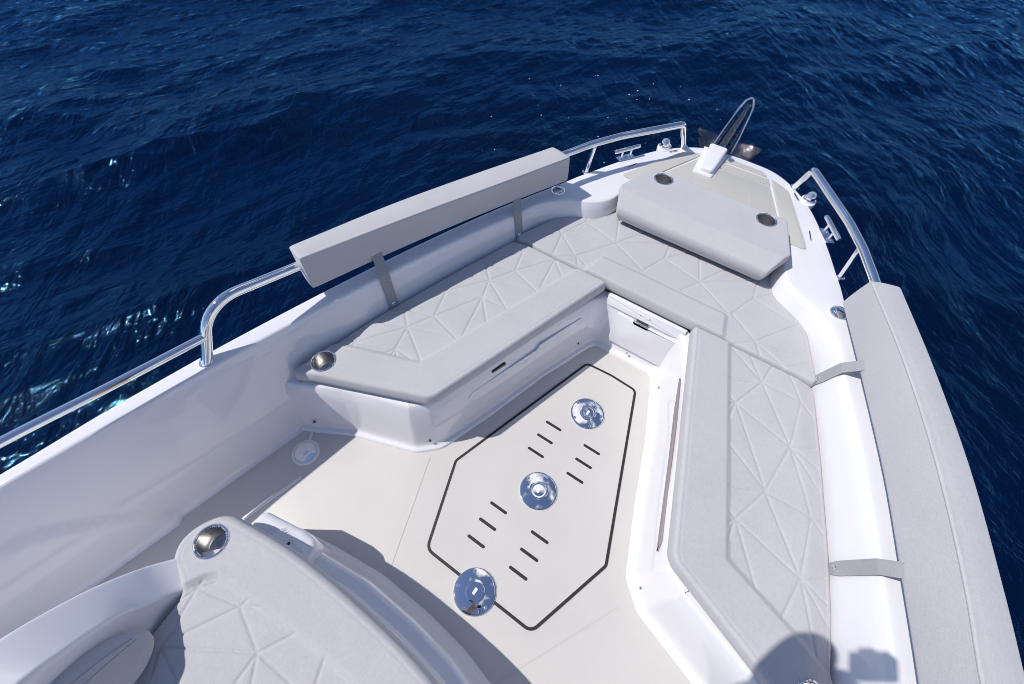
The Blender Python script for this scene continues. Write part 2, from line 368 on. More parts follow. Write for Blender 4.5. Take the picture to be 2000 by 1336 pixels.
def cushion(name, outline, zf, thick, mat, parent, res=.004, r=.016, holes=(), panel=None, quilt=None, step=.014, stitch=.02, under=None):
    P = np.array(outline, float)
    x0, y0 = P.min(0) - 2*res; x1, y1 = P.max(0) + 2*res
    xs = np.arange(x0, x1, res); ys = np.arange(y0, y1, res)
    X, Y = np.meshgrid(xs, ys); sd, NX, NY = sdist(X, Y, P)
    ins = sd > 0
    cell = ins[:-1, :-1] | ins[1:, :-1] | ins[:-1, 1:] | ins[1:, 1:]
    cx = (X[:-1, :-1] + X[1:, 1:])/2; cy = (Y[:-1, :-1] + Y[1:, 1:])/2
    for hx, hy, hr in holes: cell &= (cx-hx)**2 + (cy-hy)**2 > hr*hr
    X = np.where(ins, X, NX); Y = np.where(ins, Y, NY); d = np.where(ins, sd, 0)
    Z = zf(X, Y)
    if panel is not None:
        pd, _, _ = sdist(X, Y, np.array(panel))
        Z = Z - step*sstep((pd + .004)/.022)
        Z -= .0025*np.exp(-((pd - .002)/.005)**2)
        if quilt:
            q = segdist(X, Y, quilt); w = sstep((pd - .002)/.01)
            Z += w*(.0013*(1 - np.exp(-q/.02)) - .0040*np.exp(-(q/.0032)**2))
    if stitch:
        Z -= .0016*np.exp(-((d - stitch)/.0035)**2)
    dd = np.clip(d, 0, r); Z -= r - np.sqrt(np.maximum(r*r - (r-dd)**2, 0))
    Z += .0010*np.sin(X*11 + 3)*np.sin(Y*8 + 1)
    idx = -np.ones(X.shape, int); used = np.zeros(X.shape, bool)
    for a in (slice(None, -1), slice(1, None)):
        for b in (slice(None, -1), slice(1, None)): used[a, b] |= cell
    idx[used] = np.arange(used.sum())
    V = list(zip(X[used], Y[used], Z[used]))
    ii, jj = np.nonzero(cell)
    F = [(idx[i, j], idx[i, j+1], idx[i+1, j+1], idx[i+1, j]) for i, j in zip(ii, jj)]
    # outer boundary loop -> side wall
    cnt = {}
    for f in F:
        for k in range(4):
            a, b = f[k], f[(k+1) % 4]; cnt[(a, b)] = 1
    bd = [(a, b) for (a, b) in cnt if (b, a) not in cnt]
    C = P.mean(0); sid = {}
    Vx = np.array(V)
    keep = []
    for a, b in bd:
        ok = True
        for hx, hy, hr in holes:
            if (Vx[a, 0]-hx)**2 + (Vx[a, 1]-hy)**2 < (hr + .007)**2: ok = False
        if ok: keep.append((a, b))
    ids = sorted({a for e in keep for a in e})
    nrm = {}
    for a, b in keep:
        t = Vx[b, :2] - Vx[a, :2]; n = np.array([t[1], -t[0]])
        nrm[a] = nrm.get(a, 0) + n; nrm[b] = nrm.get(b, 0) + n
    prof = under or [(.35, .004), (.75, .004), (.95, -.002), (1., -.012)]
    zbot = thick if callable(thick) else None
    rings = [{a: a for a in ids}]
    for f, o in prof:
        m = {}
        for a in ids:
            n = nrm[a]; l = np.linalg.norm(n); n = n/l if l > 1e-9 else n*0
            zt = Vx[a, 2]; zb = zbot(Vx[a, 0], Vx[a, 1]) if zbot else zt + r - thick
            m[a] = len(V); V.append((Vx[a, 0] + n[0]*o, Vx[a, 1] + n[1]*o, zt + (zb - zt)*f))
        rings.append(m)
    for r0, r1 in zip(rings[:-1], rings[1:]):
        for a, b in keep: F.append((r0[b], r0[a], r1[a], r1[b]))
    return mesh(name, V, F, mat, parent)

def cup_holder(parent, c, axis=(0, 0, 1), r=.0480, depth=.075):
    g = Geo(); lathe(g, [(r-.003, .001), (r-.003, -.01), (r-.004, -depth+.006), (r-.008, -depth), (.0, -depth)], c, axis, 56, False)
    o = g.make('cup_holder', M['brushed'], parent, sharp=50)
    g = Geo(); lathe(g, [(r-.003, -.004), (r-.0025, .001), (r-.001, .0035), (r+.002, .0045), (r+.005, .003), (r+.0065, -.001), (r+.006, -.006)], c, axis, 56, False)
    g.make('rim', M['chrome'], o)
    return o

def screw(parent, c, axis=(0, 0, 1), r=.0065, mat='chrome', name='screw'):
    gg = Geo(); lathe(gg, [(r, -.002), (r, .0015), (r*.75, .0035), (r*.35, .004), (r*.3, .0015), (0, .0015)], c, axis, 18)
    return gg.make(name, M[mat], parent, sharp=40)

# ------------------------------------------------------------------ the boat's lines
def zg(y): return float(np.interp(y, [-1.6, -1, -.6, 0, .6, 1.1, 1.6, 2.1], [.575, .57, .555, .52, .49, .465, .45, .44]))
def xo(y): return np.polyval([-.0092, -.0472, -.2278, 1.1354], y) if y > -1.3 else 1.372 + (-1.3 - y)*.2
def xi(y): return np.polyval([-.0202, -.0528, -.2418, 1.0472], y) if y > -1.3 else 1.317 + (-1.3 - y)*.2

boat = empty('motor_boat', (0, 0, -.62), 'white open motor boat with grey cushioned bow seating on dark blue sea', 'boat')

OUT = [(xo(y), y) for y in (-2.6, -2.2, -1.9, -1.6, -1.3, -1., -.7, -.4, -.1, .2, .5, .8)] + \
      [(.855, .98), (.815, 1.09), (.79, 1.16), (.766, 1.22), (.735, 1.31), (.69, 1.42), (.638, 1.55), (.56, 1.72), (.456, 1.90), (.325, 2.045), (.20, 2.118), (.0, 2.137)]
INN = [(xi(y), y) for y in (-2.6, -2.2, -1.9, -1.6, -1.3, -1., -.7, -.4, -.1, .2, .5, .78)] + \
      [(.772, .935), (.70, 1.045), (.63, 1.105), (.555, 1.145), (.495, 1.205), (.46, 1.30), (.44, 1.48), (.42, 1.60), (.35, 1.70), (.25, 1.78), (.15, 1.82), (.0, 1.84)]
PAIR = catmull([(a, b, c, d) for (a, b), (c, d) in zip(OUT, INN)], 14)
PO, PI_ = PAIR[:, :2], PAIR[:, 2:]
def left_n(P):
    T = tangents(P); return np.stack([-T[:, 1], T[:, 0]], 1)
NO, NI = left_n(PO), left_n(PI_)
NSHALF = len(PO)

def crease(y, z):
    zc = np.interp(-y, [1.10, 1.115, 1.237, 1.374, 1.489, 2.6], [-.05, 0, .22, .365, .407, .45])
    return .022*float(sstep((zc - z)/.03))

def section(k):
    o, i, no, ni = PO[k], PI_[k], NO[k], NI[k]
    z = zg(o[1]); zi = zg(i[1]); S = []
    def A(p, zz): S.append((p[0], p[1], zz))
    def hullpt(f, g): return np.array([o[0]*f, o[1] if o[1] < 0 else o[1]*g])
    A(hullpt(.70, .80), -1.0); A(hullpt(.84, .88), -.55); A(hullpt(.95, .955), -.1); A(hullpt(.985, .985), .15)
    A(o - no*.004, z - .12); A(o - no*.006, z - .05)
    for t in (0, .25, .5, .75, 1.): A(o + no*.012*(1 - math.cos(t*PI/2)), z - .012*(1 - math.sin(t*PI/2)))
    ew = np.linalg.norm(o - i)
    for t in (.3, .6): A(o + (i - o)*t, z + (zi - z)*t)
    rr = .014
    for t in (0, .2, .4, .6, .8, 1.):
        a = t*math.radians(76); A(i - ni*(rr - rr*math.sin(a)), zi - rr*(1 - math.cos(a)))
    h0 = rr*(1 - math.cos(math.radians(76)))
    for h in np.linspace(h0 + .012, zi - .035, 22):
        off = .085*((h - h0)/zi)**.70 + crease(i[1], zi - h)
        A(i + ni*off, zi - h)
    off = .085*((zi - .035 - h0)/zi)**.70 + crease(i[1], .035)
    for t in (.35, .7, 1.):
        a = t*PI/2; A(i + ni*(off + .035*(1 - math.cos(a))), .035*(1 - math.sin(a)) - .002)
    A(i + ni*(off + .12), -.004)
    return S

rows = [section(k) for k in range(NSHALF)]
rows += [[(-x, y, z) for x, y, z in rows[k]] for k in range(NSHALF - 2, -1, -1)]
g = Geo(); nr, nc = len(rows), len(rows[0]); g.add([p for r_ in rows for p in r_], grid_faces(nr, nc))
hull = g.make('hull', M['gel'], boat, sharp=60)

# floor
g = Geo(); prism(g, [(-1.35, -2.6), (1.35, -2.6), (1.30, -1.2), (1.12, -.3), (.6, .9), (-.6, .9), (-1.12, -.3), (-1.30, -1.2)], -.04, 0., .001, 1)
floor = g.make('floor', M['deck'], boat, sharp=20)
def strip(geo, pts, w, z, h=.002, closed=False):
    P = densify(np.array(pts, float), .5, closed); T = tangents(P, closed); Nn = np.stack([-T[:, 1], T[:, 0]], 1)
    # mitre
    V = []; n = len(P)
    for k in range(n):
        if closed or 0 < k < n-1:
            a = P[k] - P[k-1]; b = P[(k+1) % n] - P[k]; a /= np.linalg.norm(a); b /= np.linalg.norm(b)
            na, nb = np.array([-a[1], a[0]]), np.array([-b[1], b[0]]); m = na + nb; m /= np.linalg.norm(m); s = 1/max(.3, m @ na)
        else: m = Nn[k]; s = 1
        for q, zz in ((-.5, z), (-.5, z+h), (.5, z+h), (.5, z)):
            V.append((P[k][0] + m[0]*q*w*s, P[k][1] + m[1]*q*w*s, zz))
    geo.add(V, grid_faces(n, 4, closed_c=True, closed_r=closed))
g = Geo()
strip(g, [(-.497, -.359), (-.315, -.845)], .003, .0005, .0008); g.make('floor_seam', M['seam'], boat, smooth=False)
g = Geo(); strip(g, [(.50, -.40), (.235, -.865)], .003, .0005, .0008); g.make('floor_seam', M['seam'], boat, smooth=False)
g = Geo(); strip(g, [(-.905, -.755), (-.965, -1.01)], .011, 0., .006)
g.make('floor_joint', M['white'], boat, smooth=False)

# ------------------------------------------------------------------ seat bases: one wall lofted round the well
def loft_wall(path, prof, flip=False):
    P = np.array(path, float); T = tangents(P); Nn = np.stack([-T[:, 1], T[:, 0]], 1)
    if flip: Nn = -Nn
    V = [(p[0] + n[0]*o, p[1] + n[1]*o, z) for p, n in zip(P, Nn) for o, z in prof]
    return V, grid_faces(len(P), len(prof))
half = [(1.20, -.66, 0), (1.02, -.575, .05), (.86, -.487, .03), (.565, -.385, .10), (.475, -.30, .12), (.385, -.02, .2), (.295, .30, .2), (.185, .61, .03), (.165, .648, .03)]
path = [(-x, y, r) for x, y, r in half] + [(x, y, r) for x, y, r in half[::-1]]
path = densify(round_poly(path, closed=False, seg=8), .03)
prof = [(-.002, -.002), (0, .004), (.003, .010), (.008, .013), (.018, .0145), (.024, .018), (.029, .028), (.032, .045), (.039, .10), (.050, .18), (.064, .25), (.078, .290), (.084, .300), (.088, .304), (.094, .305), (.13, .305)]
V, F = loft_wall(path, prof)
seat_base = mesh('seat_base', V, F, M['gel'], boat, True, 55)

# front locker door, trim bar and latch on the wall at the head of the well
def wall_y(z): return .646 + float(np.interp(z, [0, .045, .10, .18, .25, .30], [.02, .032, .039, .050, .064, .08]))
g = Geo()
def xz_prism(geo, outline, y0f, depth, bev=.004):
    gg = Geo(); prism(gg, outline, 0, depth, bev)
    geo.add([(x, y0f(z_) - w, z_) for x, z_, w in gg.V], gg.F)
xz_prism(g, round_poly([(-.118, .07, .015), (-.118, .262, .004), (-.030, .262, .003), (-.022, .250, .004), (.046, .250, .004), (.054, .258, .006), (.20, .258, .003), (.20, .07, .015)]), wall_y, .012)
door = g.make('locker_door', M['gel'], boat, sharp=40)
g = Geo(); xz_prism(g, round_poly([(-.205, .276, .003), (.215, .276, .003), (.215, .318, .003), (-.205, .318, .003)]), lambda z: .742 + (z - .297)*.6, .02)
lr = g.make('locker_rail', M['gel'], boat, sharp=40)
for x_ in (-.012, .036): screw(lr, (x_, .7235, .300), (0, -.86, .5), .004)
g = Geo(); box(g, (.012, .715, .270), (.062, .02, .012), .002); lt = g.make('locker_latch', M['darkst'], boat)
g = Geo(); box(g, (.012, .706, .2655), (.056, .006, .004), .001); g.make('latch_lip', M['chrome'], lt)
# door and latch on the port seat base (set in shade), and a raised taupe strip painting the shade of a starboard hand gap
def on_base(s, t, o, z):
    """point on the side wall: t from 0 (aft bend) to 1 (front), o outwards into the well"""
    a = np.array([.475, -.30]); b = np.array([.185, .61]); p = a + (b - a)*t
    d = (b - a)/np.linalg.norm(b - a); n = np.array([-d[1], d[0]])          # towards the well
    n = n if n[0] < 0 else -n
    inset = np.interp(z, [0, .045, .10, .18, .25, .30], [0, .032, .039, .050, .064, .084])
    q = p + n*(o - inset) + np.array([0, 0]); bulge = .012*math.sin(PI*min(1, max(0, t)))
    q = q + n*(-0.0) + np.array([.0, 0])
    return (s*q[0], q[1], z)
def base_panel(name, s, outline, o0, depth, mat, parent=boat, bev=.003):
    gg = Geo(); prism(gg, outline, 0, depth, bev)
    return mesh(name, [on_base(s, t, o0 + w, z) for t, z, w in gg.V], gg.F, mat, parent, True, 40)
base_panel('locker_door', -1, round_poly([(.30, .075, .02), (.95, .075, .02), (.95, .245, .01), (.66, .245, .01), (.63, .225, .01), (.24, .225, .01), (.20, .2, .01)]), -.010, .013, M['gel'])
lt = base_panel('locker_latch', -1, round_poly([(.36, .262), (.44, .262), (.44, .272), (.36, .272)], seg=1), -.004, .012, M['darkst'])
base_panel('hand_gap_shade', 1, round_poly([(.07, .212, .004), (.10, .228, .01), (.70, .254, .01), (.86, .268, .02), (.88, .274, .004), (.60, .267, .02), (.12, .243, .02)]), .002, .006, M['taupe'])

# aft seat base
ap = [(-.74, -1.95, 0), (-.80, -1.40, .1), (-.80, -1.05, .04), (-.79, -.955, .04), (-.752, -.905, .05), (-.55, -.868, .06), (-.335, -.838, .3), (-.1, -.838, .4), (.08, -.852, .4), (.24, -.885, .3), (.55, -.98, .3), (.80, -1.09, .08), (.84, -1.20, .05), (.84, -1.95, 0)]
apath = densify(round_poly(ap, closed=False, seg=8), .03)
aprof = [(-.002, -.002), (0, .008), (.004, .016), (.012, .024), (.022, .06), (.034, .14), (.042, .20), (.046, .21), (.060, .222), (.088, .232), (.092, .238), (.094, .30), (.098, .335), (.105, .342), (.17, .345)]
V, F = loft_wall(apath, aprof, flip=True)
aft_base = mesh('aft_seat_base', V, F, M['gel'], boat, True, 45)
# speaker pod in its left corner
g = Geo(); sp = round_poly([(-.77, -.93, .03), (-.755, -.915, .02), (-.60, -.885, .03), (-.52, -.885, .05), (-.50, -1.0, .03), (-.74, -1.04, .02)])
prism(g, sp, .0, lambda x, y: .275 + (y + .88)*-.30, .018, 5); pod = g.make('speaker_pod', M['gel'], boat, sharp=50)
g = Geo(); ax = np.array([.05, .55, .83]); ax /= np.linalg.norm(ax); pc = np.array([-.60, -.945, .298])
for r_ in (.058, .048, .038, .028, .018):
    lathe(g, [(r_-.003, 0), (r_-.003, .004), (r_, .005), (r_+.003, .004), (r_+.003, 0)], pc, ax, 36, False)
lathe(g, [(.066, -.004), (.066, .003), (.062, .005), (.0605, .002), (.0, .001)], pc, ax, 40)
spk = g.make('speaker_grille', M['white'], pod, sharp=40)
g = Geo(); lathe(g, [(.005, 0), (.0045, .005), (0, .0055)], pc, ax, 16); g.make('speaker_badge', M['black'], spk)

# aft shell: curved white panel round the back of the sun pad
TOP = catmull([(-.72, -1.05, .36), (-.775, -1.125, .40), (-.815, -1.198, .46), (-.822, -1.235, .505), (-.826, -1.299, .575), (-.818, -1.367, .645), (-.806, -1.425, .70), (-.80, -1.50, .745), (-.78, -1.9, .80)], 8)
INS = catmull([(-.65, -1.10, .35), (-.69, -1.165, .385), (-.719, -1.215, .42), (-.724, -1.262, .475), (-.727, -1.303, .545), (-.714, -1.344, .600), (-.700, -1.381, .645), (-.687, -1.43, .692), (-.65, -1.9, .79)], 8)
LOW = catmull([(-.64, -1.11, .345), (-.675, -1.17, .35), (-.700, -1.22, .36), (-.70, -1.28, .36), (-.685, -1.33, .36), (-.675, -1.38, .36), (-.665, -1.44, .36), (-.65, -1.52, .36), (-.60, -1.9, .36)], 8)
rows = []
for a, b, c in zip(TOP, INS, LOW):
    out = np.array([-.6, .25, 0]); out /= np.linalg.norm(out)
    q = [np.array([a[0]-.0, a[1]+.0, -.004]) + out*.02, np.array([a[0], a[1], a[2]-.03]) + out*.008, a + np.array([0, 0, -.006]) + out*.003, a + out*.001 + np.array([0, 0, -.002])]
    for t in (.03, .08, .3, .55, .8, .93, .97): q.append(a + (b - a)*t + np.array([0, 0, .001*math.sin(PI*t)]))
    q += [b + np.array([.002, 0, -.004]), b + (c - b)*.08, b + (c - b)*.15, b + (c - b)*.5, c]
    rows.append(q)
g = Geo(); g.add([p for r_ in rows for p in r_], grid_faces(len(rows), len(rows[0]))); g.make('seat_shell', M['gel'], boat, sharp=60)

# ------------------------------------------------------------------ foredeck
fd_half = [(.0, 2.065), (.15, 2.055), (.225, 2.01), (.335, 1.945), (.545, 1.50), (.545, 1.47)]
def sym(h, rs):
    L = [(x, y, r) for (x, y), r in zip(h, rs)]
    return L + [(-x, y, r) for x, y, r in L[::-1] if x > 1e-6]
g = Geo(); prism(g, round_poly(sym(fd_half, [0, .05, .05, .06, .02, .03])), .40, .452, .008, 4); fd = g.make('foredeck', M['gel'], boat, sharp=50)
def mat_piece(pts, z=.459):
    gg = Geo(); prism(gg, round_poly(pts), .44, z, .003, 2); return gg.make('deck_mat', M['mat'], fd, sharp=40)
for s in (1, -1):
    mat_piece([(s*.212, 1.995, .005), (s*.238, 1.925, .01), (s*.332, 1.70, .01), (s*.425, 1.482, .01), (s*.535, 1.482, .02), (s*.330, 1.935, .06), (s*.25, 1.982, .05)])
mat_piece([(-.408, 1.482, .01), (.408, 1.482, .01), (.322, 1.69, .01), (.226, 1.912, .01), (-.226, 1.912, .01), (-.322, 1.69, .01)])
mat_piece([(-.226, 1.924, .004), (.226, 1.924, .004), (.202, 1.983, .008), (-.202, 1.983, .008)])
mat_piece([(-.19, 2.001, .004), (.19, 2.001, .004), (.145, 2.042, .02), (-.14, 2.042, .02)])
g = Geo()
for a, b in (((-.18, 1.80), (0, 1.66)), ((0, 1.66), (.13, 1.80)), ((0, 1.66), (.20, 1.60)), ((.13, 1.80), (.20, 1.60)), ((.20, 1.60), (.30, 1.66)), ((.20, 1.60), (.25, 1.50)), ((-.18, 1.80), (-.2, 1.6)), ((0, 1.66), (-.2, 1.6))):
    strip(g, [a, b], .004, .4592, .0005)
g.make('mat_pattern', simple('mat_line', (.56, .54, .50), .5), fd, smooth=False)
for s in (1, -1):
    for p, q in (((.50, 1.585), (.475, 1.66)), ((.36, 1.905), (.325, 1.955))):
        g = Geo(); strip(g, [(s*(p[0]+.035), p[1]), (s*(q[0]+.035), q[1])], .006, .449, .0015); g.make('drain_slot', M['rubber'], fd, smooth=False)
# windlass cover
g = Geo(); prism(g, round_poly([(-.200, 1.775, .012), (-.085, 1.775, .012), (-.082, 2.075, .006), (-.235, 2.075, .006)], seg=5), .44, .468, .008, 3)
prism(g, round_poly([(-.175, 1.80, .02), (-.095, 1.80, .02), (-.092, 2.06, .015), (-.205, 2.06, .015)], seg=6), .46, lambda x, y: .492 + (y-1.80)*.07, .013, 6)
wc = g.make('windlass_cover', M['gel'], boat, sharp=60)
g = Geo(); lathe(g, [(.020, 0), (.018, .006), (0, .008)], (-.045, 2.03, .4592), n=24); g.make('foot_switch', M['chrome'], boat)

# ------------------------------------------------------------------ deck fittings
hatch_pts = [(-.142, .514, .03), (0, .523, .1), (.142, .514, .03), (.388, -.306, .03), (.255, -.668, .04), (-.255, -.668, .04), (-.388, -.306, .03)]
hp = round_poly(hatch_pts, seg=6)
g = Geo(); prism(g, hp, -.002, .0022, .0008, 1); hatch = g.make('deck_hatch', M['deck'], boat, sharp=20)
g = Geo(); strip(g, hp, .0115, .0005, .0030, closed=True); g.make('gasket', M['rubber'], hatch, smooth=False)
sc_ = .1565
for y in (-.367, -.449, -.531, .101, .020, -.062):
    for s in (1, -1):
        gg = Geo(); prism(gg, round_poly([(s*.062, y-.0065, .0064), (s*.149, y-.0065, .0064), (s*.149, y+.0065, .0064), (s*.062, y+.0065, .0064)], seg=5), .001, .0032, .0004, 1)
        gg.make('drain_slot', M['rubber'], hatch, smooth=False)
for y, ph in ((-.680, .62), (-.206, 0), (.255, .0)):
    gg = Geo(); R_ = .085
    lathe(gg, [(R_, .001), (R_, .0055), (R_-.0015, .0068)] + [(R_*q, .0072 + .0050*(1 - q*q)) for q in (.95, .88, .8, .7, .6, .5, .42)] + [(.034, .0119), (.0325, .0121), (.031, .0119), (.024, .0120), (.012, .0123), (0, .0124)], (0, y, 0), n=72)
    tb = gg.make('table_base', M['plate'], boat, sharp=50)
    gg = Geo(); prism(gg, round_poly([(-.0062, y-.013, .003), (.0062, y-.013, .003), (.0062, y+.013, .003), (-.0062, y+.013, .003)]), .011, .0134, .0006, 1)
    gg.make('lock_slot', M['white'], tb, sharp=30)
    for k in range(5):
        a = PI/2 + 2*PI*k/5 + ph; screw(tb, (.070*math.cos(a), y + .070*math.sin(a), .0088), r=.0068)
# twist filler in the floor, port side
c = (-.976, -.668, 0)
gg = Geo(); lathe(gg, [(.062, .0), (.061, .006), (.056, .009), (.050, .0085), (.049, .006), (0, .006)], c, n=48); fl = gg.make('floor_filler', M['white'], boat, sharp=40)
gg = Geo(); lathe(gg, [(.047, .006), (.046, .009), (.030, .0105), (.016, .011), (0, .011)], c, n=48); fc = gg.make('filler_lid', M['plate'], fl, sharp=40)
gg = Geo(); prism(gg, round_poly([(c[0]-.006, c[1]-.017, .005), (c[0]+.006, c[1]-.017, .005), (c[0]+.006, c[1]+.017, .005), (c[0]-.006, c[1]+.017, .005)]), .009, .018, .003, 3); gg.make('filler_handle', M['chrome'], fc)
gg = Geo(); strip(gg, [(-1.005, -.62), (-1.035, -.575)], .012, .001, .003); gg.make('filler_channel', M['white'], fl, smooth=False)
# drain screws round the foot of the seats
screw(boat, (-.02+.03, .664, .05), (0, -1, .15), .0065)
for s in (1, -1):
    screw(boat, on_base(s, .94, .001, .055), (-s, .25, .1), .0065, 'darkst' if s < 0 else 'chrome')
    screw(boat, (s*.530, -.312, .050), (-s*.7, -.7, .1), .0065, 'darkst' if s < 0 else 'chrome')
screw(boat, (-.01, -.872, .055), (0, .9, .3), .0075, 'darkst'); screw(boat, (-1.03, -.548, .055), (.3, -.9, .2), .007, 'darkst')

def LOWRAIL(s): return [(s*1.231, -.60, .653), (s*1.234, -.628, .656), (s*1.291, -.940, .673), (s*1.340, -1.200, .690), (s*1.40, -1.7, .73), (s*1.52, -2.4, .74)]
def gz(y): return zg(y) + .0005
for s in (1, -1):
    # filler caps
    gg = Geo(); lathe(gg, [(.040, 0), (.040, .006), (.037, .012), (.022, .016), (0, .0175)], (s*.748, 1.122, gz(1.12)), n=40)
    cap = gg.make('filler_cap', M['plate'], boat, sharp=50)
    gg = Geo(); prism(gg, round_poly([(s*.748-.014, 1.119), (s*.748+.014, 1.119), (s*.748+.014, 1.125), (s*.748-.014, 1.125)]), gz(1.1)+.012, gz(1.1)+.0185, .001, 1); gg.make('cap_slot', M['darkst'], cap)
    # chrome navigation lights on small raised pads
    c = np.array([s*.445, 1.975 - .03, gz(1.95)])
    gg = Geo(); prism(gg, [(c[0] + .042*math.cos(t), c[1] + .06*math.sin(t)) for t in np.linspace(0, 2*PI, 33)[:-1]], c[2]-.02, c[2]+.004, .0035, 3)
    pd = gg.make('light_pad', M['gel'], boat)
    gg = Geo(); lathe(gg, [(.036, .006), (.036, .012), (.031, .017), (.029, .018)], c, n=40); nl = gg.make('navigation_light', M['chrome'], pd)
    gg = Geo()
    lathe(gg, [(.029, .016)] + [(.0295*math.cos(a), .022 + .033*math.sin(a)) for a in np.linspace(0, PI/2, 10)], c, n=36); gg.make('light_hood', M['chrome'], nl)
    gg = Geo(); tube(gg, [c + np.array([.0315*math.cos(a)*.8, -.01 + .0*a, .022 + .036*math.sin(a)]) for a in np.linspace(0, PI, 16)], .0035, 8); gg.make('light_guard', M['chrome'], nl)
    # mooring cleats
    a_, b_ = np.array([s*.640, 1.595, 0.]), np.array([s*.545, 1.755, 0.])
    d = (b_ - a_); d /= np.linalg.norm(d); zc = zg(1.68)
    mid = (a_ + b_)/2; P_ = [mid + d*t + np.array([0, 0, zc + .056]) for t in (-.094, -.091, -.08, .08, .091, .094)]
    gg = Geo(); tube(gg, P_, [.008, .0105, .0125, .0125, .0105, .008], 14); cl = gg.make('mooring_cleat', M['chrome'], boat, sharp=50)
    for t in (-.032, .032):
        base = mid + d*t
        gg = Geo(); tube(gg, [base + np.array([0, 0, zc]), base + np.array([0, 0, zc+.006]), base + np.array([0, 0, zc + .012]), base + np.array([0, 0, zc + .05])], [.016, .014, .0085, .0085], 14); gg.make('cleat_leg', M['chrome'], cl)
    gg = Geo(); ang = math.atan2(d[1], d[0]); box(gg, (mid[0], mid[1], zc + .003), (.115, .044, .006), .002, rotz(ang)); gg.make('cleat_plate', M['chrome'], cl)
    # bow rails
    pts = [(1.230, -.672, .553), (1.240, -.548, .765, .15), (1.212, -.205, .684, .6), (1.078, .25, .668, .6), (.938, .70, .648, .6), (.778, 1.22, .630, .6), (.703, 1.395, .632, .6), (.615, 1.56, .631, .6), (.372, 1.905, .632, .045), (.348, 2.03, .437)]
    pts = [(s*p[0],) + tuple(p[1:]) for p in pts]
    gg = Geo(); tube(gg, densify(arc_path(pts, 10), .06), .0195, 20); rail = gg.make('bow_rail', M['chrome'], boat, sharp=60)
    gg = Geo(); tube(gg, [(s*.716, 1.385, .44), (s*.696, 1.40, .62)], .0135, 16); gg.make('stanchion', M['chrome'], rail)
    for q, r_ in (((s*.716, 1.385, zg(1.385)), .019), ((s*.348, 2.03, zg(2.03)), .026), ((s*1.230, -.672, zg(-.672)), .026)):
        gg = Geo(); lathe(gg, [(r_, -.004), (r_, .002), (r_-.005, .005)], q, n=28); gg.make('rail_foot', M['chrome'], rail)
    lo = LOWRAIL(s)
    gg = Geo(); tube(gg, catmull(lo, 6), .0155, 18); gg.make('side_rail', M['chrome'], boat, sharp=60)

# ------------------------------------------------------------------ cushions
ZC = .39
def flat(z): return lambda X, Y: np.full(X.shape, z)
side_out = [(-.228, .742, .012), (-.52, -.255, .075), (-1.095, -.492, .015), (-1.066, -.33, .1), (-1.028, -.12, .3), (-.985, .06, .4), (-.885, .42, .4), (-.80, .70, .04), (-.785, .742, .025)]
side_pan = [(-.372, .80, 0), (-.674, -.152, .012), (-1.20, -.345, 0), (-1.3, .8, 0)]
def outer_fall(s):
    """cushion top sinks a little towards the hull side"""
    def f(X, Y):
        xw = np.interp(Y, [-.5, -.12, .06, .42, .75], [1.09, 1.03, .985, .885, .79])
        return ZC - .018*sstep((np.abs(X) - (xw - .10))/.10)
    return f
def quilted_seat(s, label, Q, group):
    t = empty('seat_cushion', (s*.75, .15, .32), label, 'cushion', group)
    out = round_poly([(-s*x if s > 0 else x, y, r) for x, y, r in side_out]); pan = round_poly([(-s*x if s > 0 else x, y, r) for x, y, r in side_pan])
    holes = [(s*1.005, -.379, .0455)]
    cushion('padded_top', out, outer_fall(s), .068, M['fab'], t, holes=holes, panel=pan, quilt=Q)
    cup_holder(t, (s*1.005, -.379, ZC - .001))
    return t
quilted_seat(-1, 'grey quilted bench cushion with cup holder, below the bolster that casts a shadow on it', QL, 'bench cushions along the sides of the bow')
quilted_seat(1, 'grey quilted bench cushion with the shadow of a person on its end', QR, 'bench cushions along the sides of the bow')
bow_h = [(.785, .756, .03), (.775, .80, .04), (.69, 1.02, .1), (.62, 1.09, .08), (.50, 1.155, .1), (.455, 1.25, .05), (.42, 1.34, .05)]
bow_out = round_poly(sym([p[:2] for p in bow_h], [p[2] for p in bow_h])); bow_pan = round_poly([(-.372, .70, 0), (-.327, .888, .015), (.327, .888, .015), (.372, .70, 0), (1.2, .70, 0), (1.2, 1.6, 0), (-1.2, 1.6, 0), (-1.2, .70, 0)])
t = empty('bow_cushion', (0, 1.0, .32), 'grey quilted cushion across the head of the seating, partly under the hexagonal pad', 'cushion')
cushion('padded_top', bow_out, flat(ZC), .068, M['fab'], t, panel=bow_pan, quilt=QB)
# hexagonal pad on top of it
t = empty('head_pad', (0, 1.3, .40), 'smooth grey hexagonal pad with two steel cup holders lying on the foredeck edge', 'cushion')
def padz(X, Y): return np.where(Y > 1.235, .549 + .02*(Y - 1.45), .5447 - (1.235 - Y)*.75)
po = round_poly([(-.402, 1.158, .015), (-.455, 1.275, .02), (-.375, 1.525, .035), (.375, 1.525, .035), (.455, 1.275, .02), (.402, 1.158, .015)])
hl = [(s*.283, 1.457, .0455) for s in (-1, 1)]
cushion('padded_top', po, padz, lambda x, y: .396 + .066*float(np.clip((y - 1.17)/.2, 0, 1)), M['fab'], t, r=.009, under=[(.25, .002), (.5, -.004), (.75, -.016), (1., -.034)], holes=hl, stitch=0)
for s in (-1, 1): cup_holder(t, (s*.283, 1.457, .5485), r=.0485)
